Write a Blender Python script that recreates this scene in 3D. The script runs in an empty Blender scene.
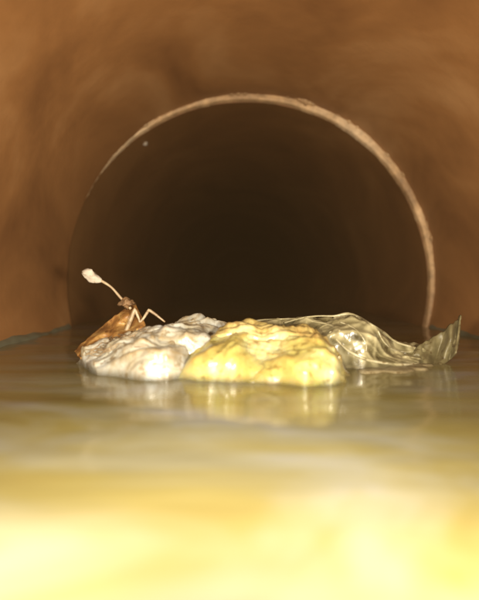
import bpy, bmesh, math, random
from mathutils import Vector, Matrix, noise
random.seed(7)
scene = bpy.context.scene
C = scene.collection

# ------------------------------------------------------------------ camera
FPX = 500.0                       # focal length in photo pixels (479 wide)
HOR = 281.0                       # row of the water horizon
PITCH = math.atan((300 - HOR) / FPX)
D = 0.80                          # distance to the pipe joint
cam = bpy.data.cameras.new('camera')
cam.sensor_fit = 'HORIZONTAL'; cam.sensor_width = 36
cam.lens = 36 * FPX / 479
cam.clip_start = 0.01; cam.clip_end = 200
cam.dof.use_dof = True; cam.dof.focus_distance = 0.50; cam.dof.aperture_fstop = 5.2
co = bpy.data.objects.new('camera', cam); C.objects.link(co)
co.rotation_euler = (math.pi / 2 - PITCH, 0, 0)
scene.camera = co

# ------------------------------------------------------------------ world: underground, no daylight gets in
w = bpy.data.worlds.new('World'); scene.world = w; w.use_nodes = True
bg = w.node_tree.nodes['Background']
bg.inputs[0].default_value = (0.02, 0.012, 0.006, 1); bg.inputs[1].default_value = 0.05

# ------------------------------------------------------------------ the inspection camera's own headlamps
def headlamp(loc, target, power, size, blend, radius, col):
    l = bpy.data.lights.new('headlamp', 'SPOT')
    l.energy = power; l.spot_size = math.radians(size); l.spot_blend = blend
    l.shadow_soft_size = radius; l.color = col
    o = bpy.data.objects.new('headlamp', l); C.objects.link(o)
    o.location = loc
    o.rotation_euler = (Vector(target) - Vector(loc)).to_track_quat('-Z', 'Y').to_euler()
    return o
WARM = (1.0, 0.89, 0.68)
headlamp((0.06, 0.02, -0.006), (0.09, 0.6, -0.01), 14.0, 120, 1.0, 0.012, WARM)
headlamp((-0.06, 0.02, -0.006), (-0.09, 0.6, -0.01), 13.6, 120, 1.0, 0.012, WARM)

vs = scene.view_settings
vs.view_transform = 'Standard'; vs.look = 'None'; vs.gamma = 1; vs.exposure = 0.0
vs.use_curve_mapping = False

# ------------------------------------------------------------------ helpers
def at(px, py, Y):
    """point on the plane y = Y that the photo shows at pixel px, py"""
    dx = (px - 239.5) / FPX; dz = -(py - 300) / FPX
    c, s = math.cos(PITCH), math.sin(PITCH)
    vy = c + dz * s; vz = dz * c - s
    return Vector((dx / vy * Y, Y, vz / vy * Y))
RING = at(246, 286, D)
R = (at(430, 286, D) - RING).x
WATER = at(239.5, 327, D).z
def on_water(px, py):
    dx = (px - 239.5) / FPX; dz = -(py - 300) / FPX
    c, s = math.cos(PITCH), math.sin(PITCH)
    vy = c + dz * s; vz = dz * c - s
    t = WATER / vz
    return Vector((dx * t, vy * t, WATER))
def fbm(v, o=4): return noise.fractal(v, 1.0, 2.0, o)

def tag(o, label=None, cat=None, group=None, kind=None):
    for k, v in (('label', label), ('category', cat), ('group', group), ('kind', kind)):
        if v: o[k] = v
    return o
def link(name, verts, faces, mat, parent=None, smooth=True, crease=None, sharp=0):
    me = bpy.data.meshes.new(name)
    me.from_pydata([tuple(v) for v in verts], [], faces); me.update()
    if smooth:
        for p in me.polygons: p.use_smooth = True
        if sharp: me.set_sharp_from_angle(angle=math.radians(sharp))
    me.materials.append(mat)
    if crease:
        at_ = me.attributes.new('crease', 'FLOAT', 'POINT'); at_.data.foreach_set('value', crease)
    o = bpy.data.objects.new(name, me); C.objects.link(o)
    if parent: o.parent = parent
    return o
def empty(name, loc):
    o = bpy.data.objects.new(name, None); C.objects.link(o); o.location = loc
    o.empty_display_size = 0.02
    return o
def child_link(name, verts, faces, mat, parent, smooth=True, sharp=0):
    off = Vector(parent.location)
    return link(name, [Vector(v) - off for v in verts], faces, mat, parent, smooth, sharp=sharp)
def grid_faces(nu, nv, closed_u=False):
    f = []
    for i in range(nu if closed_u else nu - 1):
        for j in range(nv - 1):
            a = i * nv + j; b = ((i + 1) % nu) * nv + j
            f.append((a, b, b + 1, a + 1))
    return f
def interp(pts, x):
    if x <= pts[0][0]: return pts[0][1]
    for (x0, y0), (x1, y1) in zip(pts, pts[1:]):
        if x <= x1:
            t = (x - x0) / (x1 - x0); t = t * t * (3 - 2 * t) * .5 + t * .5
            return y0 + (y1 - y0) * t
    return pts[-1][1]

# ------------------------------------------------------------------ materials
def mat(name):
    m = bpy.data.materials.new(name); m.use_nodes = True
    nt = m.node_tree
    return m, nt, nt.nodes['Principled BSDF']
def N(nt, t, **kw):
    n = nt.nodes.new(t)
    for k, v in kw.items(): setattr(n, k, v)
    return n
def noise_ramp(nt, scale, stops, detail=5, rough=.6, mapscale=(1, 1, 1), dist=0.0, shift=(0, 0, 0)):
    tc = N(nt, 'ShaderNodeTexCoord'); mp = N(nt, 'ShaderNodeMapping')
    mp.inputs['Scale'].default_value = mapscale; mp.inputs['Location'].default_value = shift
    nt.links.new(tc.outputs['Object'], mp.inputs[0])
    n = N(nt, 'ShaderNodeTexNoise'); n.inputs['Scale'].default_value = scale
    n.inputs['Detail'].default_value = detail; n.inputs['Roughness'].default_value = rough
    n.inputs['Distortion'].default_value = dist
    nt.links.new(mp.outputs[0], n.inputs['Vector'])
    r = N(nt, 'ShaderNodeValToRGB'); e = r.color_ramp.elements
    while len(e) > 1: e.remove(e[-1])
    e[0].position, e[0].color = stops[0][0], (*stops[0][1], 1)
    for p, c in stops[1:]:
        q = e.new(p); q.color = (*c, 1)
    nt.links.new(n.outputs['Fac'], r.inputs[0])
    return n, r
def bump(nt, bs, h, strength, dist):
    b = N(nt, 'ShaderNodeBump'); b.inputs['Strength'].default_value = strength
    b.inputs['Distance'].default_value = dist
    nt.links.new(h, b.inputs['Height']); nt.links.new(b.outputs[0], bs.inputs['Normal'])
    return b

def pipe_mat(name, dark, mid, light, rough, grain=.05, bmp=.12):
    m, nt, bs = mat(name)
    n, r = noise_ramp(nt, 4.2, [(.32, dark), (.5, mid), (.68, light)], 4, .55, (1, .8, 1), .6)
    n2, r2 = noise_ramp(nt, 60, [(.3, (1 - grain,) * 3), (.7, (1 + grain * .5,) * 3)], 5, .65)
    mx = N(nt, 'ShaderNodeMix', data_type='RGBA', blend_type='MULTIPLY')
    mx.inputs[0].default_value = 1
    nt.links.new(r.outputs[0], mx.inputs[6]); nt.links.new(r2.outputs[0], mx.inputs[7])
    nt.links.new(mx.outputs[2], bs.inputs['Base Color'])
    bs.inputs['Roughness'].default_value = rough
    bump(nt, bs, n2.outputs['Fac'], bmp, .003)
    return m
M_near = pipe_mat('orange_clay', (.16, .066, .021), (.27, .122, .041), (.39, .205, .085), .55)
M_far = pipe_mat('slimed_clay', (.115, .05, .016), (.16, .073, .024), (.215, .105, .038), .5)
M_rim = pipe_mat('broken_clay', (.24, .13, .06), (.50, .32, .17), (.68, .51, .34), .65, .45, .6)
M_scum = pipe_mat('grey_scum', (.07, .07, .045), (.12, .12, .085), (.19, .19, .14), .4)

m, nt, bs = mat('murky_water'); M_water = m
n, r = noise_ramp(nt, 9.0, [(.28, (.115, .085, .024)), (.44, (.15, .125, .046)), (.56, (.172, .160, .108)), (.70, (.19, .188, .195))], 4, .55, (.7, 1.3, 1), .8, (.37, .21, 0))
nt.links.new(r.outputs[0], bs.inputs['Base Color'])
bs.inputs['Roughness'].default_value = .13; bs.inputs['IOR'].default_value = 1.33
n2, _ = noise_ramp(nt, 16, [(0, (0, 0, 0)), (1, (1, 1, 1))], 3, .5, (.6, 1.6, 1))
bump(nt, bs, n2.outputs['Fac'], .15, .008)

def soft_mat(name, dark, mid, light, scale, rough, sss=0.0, sssr=(1, .8, .4), trans=0.0, alpha=1.0, coat=0.0, fold=None):
    m, nt, bs = mat(name)
    n, r = noise_ramp(nt, scale, [(.32, dark), (.5, mid), (.68, light)], 5, .6, (1, 1, 1), .5)
    ns, rs = noise_ramp(nt, 150, [(.34, (.35, .26, .16)), (.43, (1, 1, 1))], 3, .6)
    sp = N(nt, 'ShaderNodeMix', data_type='RGBA', blend_type='MULTIPLY'); sp.inputs[0].default_value = .8
    nt.links.new(r.outputs[0], sp.inputs[6]); nt.links.new(rs.outputs[0], sp.inputs[7])
    if fold:                       # crease lines take the fold tint: paler on film, browner on tissue and grease
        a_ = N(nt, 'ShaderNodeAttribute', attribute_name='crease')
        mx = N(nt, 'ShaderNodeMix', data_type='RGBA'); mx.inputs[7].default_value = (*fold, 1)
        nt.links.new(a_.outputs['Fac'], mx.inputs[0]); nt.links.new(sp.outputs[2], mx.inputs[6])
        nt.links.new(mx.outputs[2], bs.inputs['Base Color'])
    else:
        nt.links.new(sp.outputs[2], bs.inputs['Base Color'])
    bs.inputs['Roughness'].default_value = rough
    bs.inputs['Coat Weight'].default_value = coat; bs.inputs['Coat Roughness'].default_value = .12
    if sss:
        bs.inputs['Subsurface Weight'].default_value = sss
        bs.inputs['Subsurface Radius'].default_value = sssr
        bs.inputs['Subsurface Scale'].default_value = .02
    bs.inputs['Transmission Weight'].default_value = trans
    bs.inputs['Alpha'].default_value = alpha
    if fold and alpha < 1:
        ma = N(nt, 'ShaderNodeMath', operation='ADD', use_clamp=True); ma.inputs[1].default_value = alpha
        nt.links.new(a_.outputs['Fac'], ma.inputs[0])
        t_ = N(nt, 'ShaderNodeAttribute', attribute_name='thickness')      # the wad thins out into a wet skin at its rim
        mr = N(nt, 'ShaderNodeMapRange'); mr.inputs['To Min'].default_value = .2
        nt.links.new(t_.outputs['Fac'], mr.inputs['Value'])
        mm = N(nt, 'ShaderNodeMath', operation='MULTIPLY')
        nt.links.new(ma.outputs[0], mm.inputs[0]); nt.links.new(mr.outputs[0], mm.inputs[1])
        nt.links.new(mm.outputs[0], bs.inputs['Alpha'])
    n2, _ = noise_ramp(nt, scale * 5, [(0, (0, 0, 0)), (1, (1, 1, 1))], 4, .6)
    bump(nt, bs, n2.outputs['Fac'], .22, .0012)
    return m
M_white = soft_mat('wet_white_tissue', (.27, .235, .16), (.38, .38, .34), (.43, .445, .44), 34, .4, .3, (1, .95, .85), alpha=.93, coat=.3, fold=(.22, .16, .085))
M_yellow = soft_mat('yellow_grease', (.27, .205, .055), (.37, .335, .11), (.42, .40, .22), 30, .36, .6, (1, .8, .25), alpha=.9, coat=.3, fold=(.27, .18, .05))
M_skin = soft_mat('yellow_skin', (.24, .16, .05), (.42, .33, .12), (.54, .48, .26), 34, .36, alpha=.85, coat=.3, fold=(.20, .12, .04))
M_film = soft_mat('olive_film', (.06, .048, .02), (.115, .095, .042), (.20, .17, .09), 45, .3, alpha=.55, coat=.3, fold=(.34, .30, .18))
M_edge = soft_mat('film_edge', (.20, .17, .09), (.32, .28, .17), (.44, .40, .28), 50, .3, alpha=.85, coat=.3)
M_flap = soft_mat('olive_flap', (.06, .045, .018), (.115, .095, .045), (.20, .17, .09), 40, .5, alpha=.8)
M_pale = soft_mat('pale_film', (.15, .115, .06), (.26, .21, .12), (.38, .33, .22), 60, .3, alpha=.7)
M_brown = soft_mat('amber_leaf', (.09, .034, .009), (.22, .10, .026), (.48, .30, .10), 55, .5, alpha=.85)
M_clot = soft_mat('brown_clot', (.06, .03, .012), (.11, .055, .02), (.18, .10, .04), 90, .7)
M_bud = soft_mat('cotton', (.22, .165, .12), (.33, .28, .23), (.40, .36, .32), 60, .8)
M_stem = soft_mat('pale_stem', (.16, .10, .055), (.25, .18, .11), (.34, .27, .18), 60, .45)

# ------------------------------------------------------------------ pipes
NEAR_R = R + 1.0 / FPX * D
NEAR_C = RING + Vector((4.6 / FPX * D, 0, 3.9 / FPX * D))
def tube(cx, cz, rad, y0, y1, thick, ny=40, na=192, wob=.0018, seed=0):
    """closed pipe wall: inside surface, end faces and outside"""
    ys = [y0 + (y1 - y0) * i / ny for i in range(ny + 1)]
    prof = [(rad, y) for y in ys] + [(rad + thick, y1), (rad + thick, y0)]
    nv = len(prof); V = []
    for i in range(na):
        a = 2 * math.pi * i / na
        for k, (rr, y) in enumerate(prof):
            q = rr
            if k <= ny:
                p = Vector((math.cos(a) * 2, math.sin(a) * 2, y * 2.2 + seed))
                q += wob * fbm(p, 3)
            V.append((cx + q * math.cos(a), y, cz + q * math.sin(a)))
    F = []
    for i in range(na):
        j = (i + 1) % na
        for k in range(nv):
            l = (k + 1) % nv
            F.append((i * nv + k, i * nv + l, j * nv + l, j * nv + k))
    return V, F
V, F = tube(NEAR_C.x, NEAR_C.z, NEAR_R, -1.6, D + .004, .03, 60, 192, .003, 3)
near = empty('clay_pipe', (NEAR_C.x, 0, NEAR_C.z - NEAR_R))
tag(near, 'lighter orange brown clay sewer pipe in front of the joint', 'pipe', 'clay pipe sections of the sewer')
o = child_link('pipe_wall', V, F, M_near, near, sharp=40)
# greasy scum shelf along the waterline of the near wall
for side in (-1, 1):
    V = []; n_ = 90; m_ = 7
    a0 = math.asin((WATER - NEAR_C.z) / NEAR_R)
    for i in range(n_):
        y = .18 + (D - .19) * i / (n_ - 1)
        wd = .008 + .006 * fbm(Vector((y * 9, side * 3, 0)), 4)
        for j in range(m_):
            t = j / (m_ - 1)
            ang = a0 - .035 + (wd / NEAR_R + .035) * t
            rr = NEAR_R + .004 - (.004 + .004 + .003 * noise.noise(Vector((y * 40, t * 3, side)))) * math.sin(math.pi * t) ** .7
            V.append((NEAR_C.x + side * rr * math.cos(ang), y, NEAR_C.z + rr * math.sin(ang)))
    F = grid_faces(n_, m_)
    if side > 0: F = [f[::-1] for f in F]
    child_link('scum_line', V, F, M_scum, near)

def far_section(y0, y1, c, rad, label, seed, rim=None):
    e = empty('clay_pipe', (c.x, y0, c.z - rad))
    tag(e, label, 'pipe', 'clay pipe sections of the sewer')
    V, F = tube(c.x, c.z, rad, y0 + .010, y1, .045, 60, 192, .002, seed)
    child_link('pipe_wall', V, F, M_far, e, sharp=40)
    # broken, slightly rounded rim of the pipe end
    na = 360; prof = 11; V = []
    for i in range(na):
        a = 2 * math.pi * i / na
        ca, sa = math.cos(a), math.sin(a)
        ch = .0022 * fbm(Vector((ca * 12, sa * 12, seed)), 6)
        for k in range(prof):
            t = k / (prof - 1)
            if t < .35:
                q = t / .35 * math.pi / 2
                rr = rad + .002 - .002 * math.cos(q); y = y0 + .0115 - .0115 * math.sin(q)
            else:
                q = (t - .35) / .65
                rr = rad + .002 + .039 * q
                y = y0
            g = .0016 * fbm(Vector((ca * 40, sa * 40, t * 6 + seed)), 4)
            V.append((c.x + (rr + ch * (1 - t)) * ca, y + g + ch, c.z + (rr + ch * (1 - t)) * sa))
    F = []
    for i in range(na):
        j = (i + 1) % na
        for k in range(prof - 1):
            F.append((i * prof + k, i * prof + k + 1, j * prof + k + 1, j * prof + k))
    child_link('rim', V, F, rim or M_rim, e)
    return e
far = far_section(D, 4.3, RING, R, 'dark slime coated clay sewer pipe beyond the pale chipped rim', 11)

# lumps of old jointing mortar clinging outside the rim
def mortar(parent, a0, a1, seed, size):
    n_ = 70; m_ = 10; V = []
    for i in range(n_):
        t = i / (n_ - 1); a = math.radians(a0 + (a1 - a0) * t)
        taper = math.sin(math.pi * t) ** .5
        lump = max(0, .55 + 1.1 * fbm(Vector((a * 14, seed, 0)), 5))
        s = size * taper * (.25 + lump)
        rc = NEAR_R + .003
        for j in range(m_):
            b = 2 * math.pi * j / m_
            rr = s * (1 + .35 * noise.noise(Vector((a * 50, b, seed))))
            # shift with the offset near pipe
            px = NEAR_C.x + (rc + rr * math.cos(b) * .8) * math.cos(a)
            pz = NEAR_C.z + (rc + rr * math.cos(b) * .8) * math.sin(a)
            V.append((px, D - .001 + rr * math.sin(b) * .9, pz))
    F = []
    for i in range(n_ - 1):
        for j in range(m_):
            k = (j + 1) % m_
            F.append((i * m_ + j, i * m_ + k, (i + 1) * m_ + k, (i + 1) * m_ + j))
    return child_link('mortar_lump', V, F, M_rim, parent)
for a0, a1, s_ in ((66, 80, .0075), (48, 64, .0085), (24, 47, .006), (8, 22, .006), (82, 100, .004), (112, 128, .004)):
    mortar(near, a0, a1, a0 * .37, s_)

y = 4.31
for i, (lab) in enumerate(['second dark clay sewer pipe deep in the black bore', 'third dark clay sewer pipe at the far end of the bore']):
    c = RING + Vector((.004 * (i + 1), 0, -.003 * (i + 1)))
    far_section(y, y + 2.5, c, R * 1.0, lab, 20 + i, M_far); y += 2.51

# grit stuck to the far wall
def blob(name, centre, rad, matl, parent=None, seed=0, rough=.4, sub=3):
    bm = bmesh.new(); bmesh.ops.create_icosphere(bm, subdivisions=sub, radius=1)
    V = []
    for v in bm.verts:
        p = v.co.copy(); k = 1 + rough * fbm(p * 1.6 + Vector((seed, 0, 0)), 4)
        V.append(Vector(centre) + Vector((p.x * rad[0], p.y * rad[1], p.z * rad[2])) * k)
    F = [tuple(v.index for v in f.verts) for f in bm.faces]; bm.free()
    return child_link(name, V, F, matl, parent) if parent else link(name, V, F, matl)
for k, (px, py) in enumerate(((145, 143),)):
    dirv = at(px, py, 1.0)
    # march to the far wall
    Y = D
    while Y < 3:
        p = at(px, py, Y)
        if math.hypot(p.x - RING.x, p.z - RING.z) > R: break
        Y += .002
    blob('grit_speck', at(px, py, Y), (.006, .006, .004), M_bud, far, k)

# ------------------------------------------------------------------ water
V = []; nx = 140; ny = 260
for i in range(nx):
    for j in range(ny):
        t = j / (ny - 1); Y = -1.5 + 9.6 * t if False else (-1.5 + 1.5 * j / 20 if j < 20 else 8.2 * ((j - 20) / (ny - 21)) ** 2.2)
        x = RING.x + .345 * (2 * i / (nx - 1) - 1)
        wv = .0011 * noise.noise(Vector((x * 12, Y * 22, 0))) + .0006 * noise.noise(Vector((x * 30, Y * 50, 5)))
        V.append((x, Y, WATER + wv))
F = [f[::-1] for f in grid_faces(nx, ny)]
wo = link('water', V, F, M_water); tag(wo, 'murky yellow brown sewage water lying still in the pipe', 'water', kind='structure')

# ------------------------------------------------------------------ crumpled debris
def tube_path(name, pts, radii, matl, parent=None, seg=10, sharp=False):
    # catmull-rom smooth
    P = []
    n_ = len(pts)
    for i in range(n_ - 1):
        p0 = pts[max(i - 1, 0)]; p1 = pts[i]; p2 = pts[i + 1]; p3 = pts[min(i + 2, n_ - 1)]
        for s in range(6):
            t = s / 6
            if sharp: P.append((p1.lerp(p2, t), radii[i] * (1 - t) + radii[i + 1] * t)); continue
            P.append((.5 * (2 * p1 + (p2 - p0) * t + (2 * p0 - 5 * p1 + 4 * p2 - p3) * t * t + (3 * p1 - p0 - 3 * p2 + p3) * t ** 3),
                      radii[i] * (1 - t) + radii[i + 1] * t))
    P.append((pts[-1], radii[-1]))
    V = []; up = Vector((0, 1, 0))
    for i, (p, r_) in enumerate(P):
        tg = (P[min(i + 1, len(P) - 1)][0] - P[max(i - 1, 0)][0]).normalized()
        s1 = tg.cross(up).normalized(); s2 = tg.cross(s1)
        for j in range(seg):
            b = 2 * math.pi * j / seg
            V.append(p + (s1 * math.cos(b) + s2 * math.sin(b)) * r_ * (1 + .15 * noise.noise(p * 300)))
    F = []
    for i in range(len(P) - 1):
        for j in range(seg):
            k = (j + 1) % seg
            F.append((i * seg + j, i * seg + k, (i + 1) * seg + k, (i + 1) * seg + j))
    F.append(tuple(range(seg))[::-1]); F.append(tuple((len(P) - 1) * seg + j for j in range(seg)))
    return child_link(name, V, F, matl, parent) if parent else link(name, V, F, matl)

def tri(x): return abs((x % 2.0) - 1.0)
def creases(seed, n_=17):
    rg = random.Random(int(seed * 100)); out = []
    for i in range(n_):
        v = Vector((rg.gauss(0, 1), rg.gauss(0, 1) * .8, rg.gauss(0, 1) * 1.3)).normalized()
        f = .5 * 8 ** (rg.random() ** 1.2); out.append((v, f, rg.uniform(0, 2), .9 / f ** .85))
    return out
def crumple(name, top, base, depth, matl, parent=None, nu=220, nv=110, amp=.006, fold_dir=.5, fold_f=60, seed=0, bulge=.6, cell=.6, paper=.6, crest_at=.62, sink=.012):
    """crumpled wad: silhouette top[] / waterline base[] in photo columns, 'depth' metres deep"""
    x0, x1 = top[0][0], top[-1][0]
    V = []; CR = []; HG = []
    cd, sd = math.cos(fold_dir), math.sin(fold_dir)
    CS = creases(seed)
    for i in range(nu):
        u = i / (nu - 1); px = x0 + (x1 - x0) * u
        f = on_water(px, interp(base, px) + 2.5 * noise.noise(Vector((px * .03, seed, 0))))
        ends = min(1, math.sin(math.pi * u) * 1.6 + .004) ** .6
        dd = depth * ends
        crest = at(px, interp(top, px), f.y + dd * crest_at)
        hgt = max(.0015, crest.z - WATER) * min(1, ends * 1.5); HG.append(hgt)
        for j in range(nv):
            v = j / (nv - 1)
            # front foot -> crest -> back foot
            a = math.pi * v
            yy = f.y + dd * (crest_at * (1 - math.cos(a)) if v < .5 else crest_at + (1 - crest_at) * (-math.cos(a)))
            zz = math.sin(a) ** bulge if 0 < v < 1 else 0
            p = Vector((crest.x * (f.x / crest.x if abs(crest.x) > 1e-6 else 1) * 1.0 + (crest.x - f.x) * math.sin(a), yy, WATER + hgt * zz))
            # folds: creased cells pulled out along the fold direction
            qy = p.z * 1.2 + p.y * .8
            sx, tx = p.x * cd + qy * sd, -p.x * sd + qy * cd
            wrp = .010 * noise.noise(Vector((p.x * 25, p.y * 25, p.z * 25 + seed)))
            g1 = noise.voronoi(Vector((sx * fold_f * .5, (tx + wrp) * fold_f, seed)))[0]
            g2 = noise.voronoi(Vector((sx * fold_f * 1.1 + 7, (tx + wrp) * fold_f * 2.4, seed)))[0]
            n3 = noise.noise(Vector((p.x * 18, p.y * 18, p.z * 18 + seed * 2)))
            n4 = fbm(Vector((p.x * 120, p.y * 120, p.z * 120 + seed)), 3)
            r1 = 1 - 2.2 * abs(noise.noise(Vector((sx * fold_f * .22, (tx + wrp) * fold_f * .8, seed + 4))))
            r2 = 1 - 2.2 * abs(noise.noise(Vector((sx * fold_f * .5, (tx + wrp * 1.5) * fold_f * 2.0, seed + 14))))
            pw = p + Vector((noise.noise(p * 40), noise.noise(p * 40 + Vector((5, 0, 0))), noise.noise(p * 40 + Vector((0, 5, 0))))) * .006
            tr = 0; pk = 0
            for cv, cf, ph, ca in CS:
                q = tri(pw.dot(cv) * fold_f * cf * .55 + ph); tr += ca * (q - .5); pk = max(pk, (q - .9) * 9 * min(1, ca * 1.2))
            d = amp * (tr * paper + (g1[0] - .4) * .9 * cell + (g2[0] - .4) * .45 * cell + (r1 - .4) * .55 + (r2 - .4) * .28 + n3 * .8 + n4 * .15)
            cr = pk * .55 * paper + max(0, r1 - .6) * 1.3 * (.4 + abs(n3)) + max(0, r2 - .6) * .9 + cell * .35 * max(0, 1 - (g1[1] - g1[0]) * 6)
            k = min(1, zz * 1.5) * min(1, hgt / .012)
            nrm = Vector((.25 * noise.noise(p * 30), -math.cos(a), math.sin(a) * .8 + .1)).normalized()
            p += nrm * d * k
            if v < .08 or v > .92: p.z -= sink * (1 - min(v, 1 - v) / .08)
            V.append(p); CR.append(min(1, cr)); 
    # keep the crumpled top on the silhouette
    fac = [HG[i] / max(.001, max(V[i * nv + j].z - WATER for j in range(nv))) for i in range(nu)]
    for i in range(nu):
        w0, w1 = max(0, i - 9), min(nu, i + 10); k = sum(fac[w0:w1]) / (w1 - w0); k = max(.35, min(2.0, k))
        for j in range(nv):
            p = V[i * nv + j]
            if p.z > WATER: p.z = WATER + (p.z - WATER) * k
    TH = [max(0, min(1, (p.z - WATER) / .007)) for p in V]
    F = grid_faces(nu, nv)
    if parent is None:
        o = link(name, V, F, matl, crease=CR)
    else:
        o = link(name, [p - Vector(parent.location) for p in V], F, matl, parent, crease=CR)
    ta = o.data.attributes.new('thickness', 'FLOAT', 'POINT'); ta.data.foreach_set('value', TH)
    return o

tissue = empty('wet_tissue', on_water(135, 376))
tag(tissue, 'white crumpled wet tissue floating beside the yellow lump', 'tissue')
TK = dict(fold_dir=.45, cell=.15, paper=.85)
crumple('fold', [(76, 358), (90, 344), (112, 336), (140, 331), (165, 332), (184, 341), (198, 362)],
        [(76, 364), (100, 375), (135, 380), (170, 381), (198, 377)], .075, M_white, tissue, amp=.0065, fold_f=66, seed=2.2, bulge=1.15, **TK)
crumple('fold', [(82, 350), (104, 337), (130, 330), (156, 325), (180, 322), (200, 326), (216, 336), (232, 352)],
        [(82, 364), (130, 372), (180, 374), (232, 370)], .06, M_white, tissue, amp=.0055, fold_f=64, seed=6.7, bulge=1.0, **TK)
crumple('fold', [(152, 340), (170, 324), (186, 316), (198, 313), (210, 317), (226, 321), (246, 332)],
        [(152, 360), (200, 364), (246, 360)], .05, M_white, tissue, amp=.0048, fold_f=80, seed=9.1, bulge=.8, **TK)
grease = empty('grease_lump', on_water(258, 386))
tag(grease, 'glistening yellow grease lump floating in the middle of the water', 'grease lump')
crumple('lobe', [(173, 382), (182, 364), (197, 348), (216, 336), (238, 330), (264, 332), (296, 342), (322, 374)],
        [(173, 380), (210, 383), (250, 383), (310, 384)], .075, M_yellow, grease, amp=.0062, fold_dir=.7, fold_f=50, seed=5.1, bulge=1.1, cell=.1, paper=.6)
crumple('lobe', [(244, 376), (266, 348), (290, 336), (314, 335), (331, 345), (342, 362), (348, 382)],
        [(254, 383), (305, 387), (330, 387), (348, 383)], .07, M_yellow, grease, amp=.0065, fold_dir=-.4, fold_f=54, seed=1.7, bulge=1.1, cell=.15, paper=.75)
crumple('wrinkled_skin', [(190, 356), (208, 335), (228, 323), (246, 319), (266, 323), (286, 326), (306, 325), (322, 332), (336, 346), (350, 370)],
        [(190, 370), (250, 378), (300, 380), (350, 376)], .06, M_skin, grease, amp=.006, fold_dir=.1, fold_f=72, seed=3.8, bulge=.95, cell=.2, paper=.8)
film = empty('plastic_film', on_water(365, 365))
tag(film, 'crumpled olive grey plastic film floating right beside the yellow lump', 'plastic film')
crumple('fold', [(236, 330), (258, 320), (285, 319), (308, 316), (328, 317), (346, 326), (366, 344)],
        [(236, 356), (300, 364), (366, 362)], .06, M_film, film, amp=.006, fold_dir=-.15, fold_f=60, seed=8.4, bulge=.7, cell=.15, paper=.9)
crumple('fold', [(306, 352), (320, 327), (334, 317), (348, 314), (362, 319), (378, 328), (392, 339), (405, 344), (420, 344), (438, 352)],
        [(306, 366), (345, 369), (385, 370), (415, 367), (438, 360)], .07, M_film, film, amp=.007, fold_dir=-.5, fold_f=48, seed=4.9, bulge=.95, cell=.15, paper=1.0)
from mathutils.bvhtree import BVHTree
def trees(root):
    return [BVHTree.FromPolygons([v.co + Vector(root.location) for v in c.data.vertices], [tuple(p.vertices) for p in c.data.polygons]) for c in C.objects if c.parent == root and c.type == 'MESH']
def on_surface(px, py, ts, default, lift=.0006):
    d = at(px, py, 1).normalized(); best = None
    for t_ in ts:
        h = t_.ray_cast(Vector((0, 0, 0)), d)
        if h[0] and (best is None or h[0].y < best.y): best = h[0]
    return best - d * lift if best else at(px, py, default)
FT = trees(film)
def film_edge(pts, yb, dy, r0):
    P_ = []; dflt = on_water(pts[0][0], yb).y + dy
    for px, py in pts:
        q = on_surface(px, py, FT, dflt); dflt = q.y; P_.append(q)
    tube_path('rolled_edge', P_, [r0 * (.35 + .9 * abs(noise.noise(Vector((i * 1.3, r0 * 900, dy * 50))))) + .0002 for i in range(len(P_))], M_edge, film)
film_edge([(284, 323), (302, 318), (318, 316), (334, 316), (348, 314), (360, 318), (372, 325), (384, 333), (396, 342), (412, 347)], 369, .034, .0016)
film_edge([(330, 332), (338, 341), (346, 349), (356, 355), (368, 360), (384, 363), (402, 365), (420, 364)], 368, .006, .0017)
film_edge([(246, 323), (262, 320), (280, 319), (298, 319), (316, 322), (330, 325), (340, 331)], 366, .030, .0012)
film_edge([(340, 322), (352, 327), (360, 334), (366, 344), (366, 352)], 368, .018, .0010)
film_edge([(378, 331), (384, 342), (394, 350), (408, 352), (420, 350)], 368, .014, .0010)
# upright pointed flap at the end of the film
pts = [((410, 352), (416, 366)), ((420, 345), (424, 366)), ((430, 339), (434, 365)), ((442, 332), (443, 362)), ((451, 325), (451, 356)), ((457, 320), (456, 350)), ((461, 315), (459, 340))]
V = []; nu, nv = 60, 24
for i in range(nu):
    u = i / (nu - 1) * (len(pts) - 1); k = min(int(u), len(pts) - 2); f = u - k
    tp = [pts[k][0][q] * (1 - f) + pts[k + 1][0][q] * f for q in (0, 1)]
    bp = [pts[k][1][q] * (1 - f) + pts[k + 1][1][q] * f for q in (0, 1)]
    for j in range(nv):
        v = j / (nv - 1)
        Y = on_water(430, 366).y + .02 * v + .012 * noise.noise(Vector((i * .09, v * 1.6, 3))) + .008 * tri(i * .06 + v * .9) + .004 * tri(i * .11 - v * 1.7)
        ja = 2.6 * noise.noise(Vector((i * .17, 0, 1)))
        V.append(at(bp[0] + (tp[0] - bp[0]) * v, bp[1] + (tp[1] + ja - bp[1]) * v + (1 - v) * 3, Y))
flap = child_link('pointed_flap', V, grid_faces(nu, nv), M_flap, film)
sm = flap.modifiers.new('thickness', 'SOLIDIFY'); sm.thickness = .0012; sm.offset = 0
# pale skin of film lying on the water
V = []; nr, na = 10, 72
for i in range(nr):
    for k in range(na):
        a = 2 * math.pi * k / na
        e = 1 + .45 * fbm(Vector((math.cos(a) * 1.8, math.sin(a) * 1.8, 6.2)), 5)
        q = i / (nr - 1)
        c = on_water(389 + 47 * q * e * math.cos(a), 367 - 6.5 * q * e * math.sin(a))
        h = (.0022 * (1 - q ** 3) * (.6 + .8 * fbm(Vector((c.x * 60, c.y * 30, 1)), 4)) + .0012) if i < nr - 1 else -.003
        V.append(c + Vector((0, 0, h)))
F = []
for i in range(nr - 1):
    for k in range(na):
        l = (k + 1) % na; F.append((i * na + k, (i + 1) * na + k, (i + 1) * na + l, i * na + l))
o = link('floating_scum', V, F, M_pale)
tag(o, 'flat pale scum sheet floating in front of the olive film', 'scum')

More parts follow.
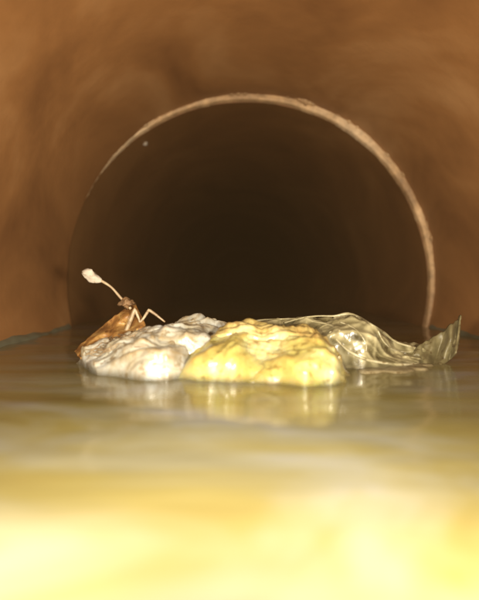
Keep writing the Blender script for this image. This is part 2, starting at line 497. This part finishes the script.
# amber leaf leaning on the tissue
V = []; nu, nv = 50, 20
Yl = on_water(90, 366).y + .006
for i in range(nu):
    u = i / (nu - 1)
    tpx, tpy = 74 + 60 * u, 351 - 50 * u ** .9 + 1.6 * noise.noise(Vector((u * 14, 1, 0)))
    btx, bty = 80 + 66 * u, 358 - 33 * u
    for j in range(nv):
        v = j / (nv - 1)
        Y = Yl - .014 + .03 * v + .006 * noise.noise(Vector((u * 6, v * 3, 4))) + .006 * tri(u * 4 + v * 2.3) - .004 * tri(v * 3)
        V.append(at(btx + (tpx - btx) * v, bty + (tpy - bty) * v, Y + .02 * u))
o = link('dead_leaf', V, grid_faces(nu, nv), M_brown)
sm = o.modifiers.new('thickness', 'SOLIDIFY'); sm.thickness = .0016
tag(o, 'amber brown dead leaf propped against the white tissue', 'leaf')

Yb = Yl + .015
bud = empty('cotton_swab', at(128, 304, Yb))
tag(bud, 'thin cotton swab with white tip sticking up from the amber leaf', 'cotton swab')
tube_path('stem', [at(131, 309, Yb), at(120, 297, Yb), at(111, 287, Yb), at(100, 280, Yb)], [.0013, .0012, .0011, .0013], M_stem, bud)
V = []; seg = 20; P0 = at(103, 282, Yb); P1 = at(82, 271, Yb); ax = (P1 - P0); L = ax.length; axn = ax.normalized()
s1 = axn.cross(Vector((0, 1, 0))).normalized(); s2 = axn.cross(s1); n_ = 16
for i in range(n_):
    t = i / (n_ - 1); r_ = .0050 * (math.sin(math.pi * t ** 1.35) ** .75 if 0 < t < 1 else 0) + .0003
    for j in range(seg):
        b = 2 * math.pi * j / seg
        d = s1 * math.cos(b) + s2 * math.sin(b)
        V.append(P0 + ax * t + d * r_ * (1 + .55 * fbm(d * 1.7 + Vector((t * 3, 0, 0)), 5)))
F = []
for i in range(n_ - 1):
    for j in range(seg):
        k = (j + 1) % seg; F.append((i * seg + j, i * seg + k, (i + 1) * seg + k, (i + 1) * seg + j))
F.append(tuple(range(seg))[::-1]); F.append(tuple((n_ - 1) * seg + j for j in range(seg)))
child_link('cotton_tip', V, F, M_bud, bud)

Yt = Yl + .01
o = tube_path('bent_straw', [at(p, q, Yt) for p, q in ((124, 336), (129, 324), (135, 309), (140, 322), (143, 319), (149, 310), (155, 314), (165, 322))],
              [.0019, .0019, .0016, .0010, .0011, .0015, .0012, .0007], M_stem, sharp=True)
tag(o, 'pale zigzag bent straw standing on the white tissue', 'straw')
blob_o = blob('leaf_knot', at(126, 303, Yb), (.0055, .005, .0038), M_clot, seed=4, rough=.9)
tag(blob_o, 'small brown clot at the foot of the cotton swab', 'clot')

# loose fibres caught on the leaf and straw
rg = random.Random(12); TT = trees(tissue)
root = empty('fibre_tangle', at(136, 322, Yt))
tag(root, 'fine pale fibres lying on the white tissue beside the amber leaf', 'fibres')
for i in range(12):
    x0, y0 = rg.uniform(84, 118), 0; y0 = 352 - (x0 - 84) * .44 + rg.uniform(-4, 5)
    P_ = []
    for k in range(5):
        P_.append(on_surface(x0, y0, TT, Yt, .001)); x0 += rg.uniform(4, 13); y0 += rg.uniform(-7, 3)
    tube_path('fibre', P_, [.0004, .0006, .0006, .0005, .0003], M_stem, root, seg=6)

# ------------------------------------------------------------------ damp air in the pipe
bm = bmesh.new(); bmesh.ops.create_cube(bm, size=1)
bmesh.ops.scale(bm, vec=(3, 13, 3), verts=bm.verts); bmesh.ops.translate(bm, vec=(0, 4, 0), verts=bm.verts)
me = bpy.data.meshes.new('haze'); bm.to_mesh(me); bm.free()
m = bpy.data.materials.new('damp_air'); m.use_nodes = True; nt = m.node_tree; nt.nodes.clear()
ou = nt.nodes.new('ShaderNodeOutputMaterial'); pv = nt.nodes.new('ShaderNodeVolumePrincipled')
pv.inputs['Color'].default_value = (.90, .56, .28, 1); pv.inputs['Density'].default_value = .0135
nt.links.new(pv.outputs[0], ou.inputs['Volume']); me.materials.append(m)
o = bpy.data.objects.new('haze', me); C.objects.link(o); tag(o, 'thin brownish damp haze filling the sewer pipe', 'haze', kind='stuff')
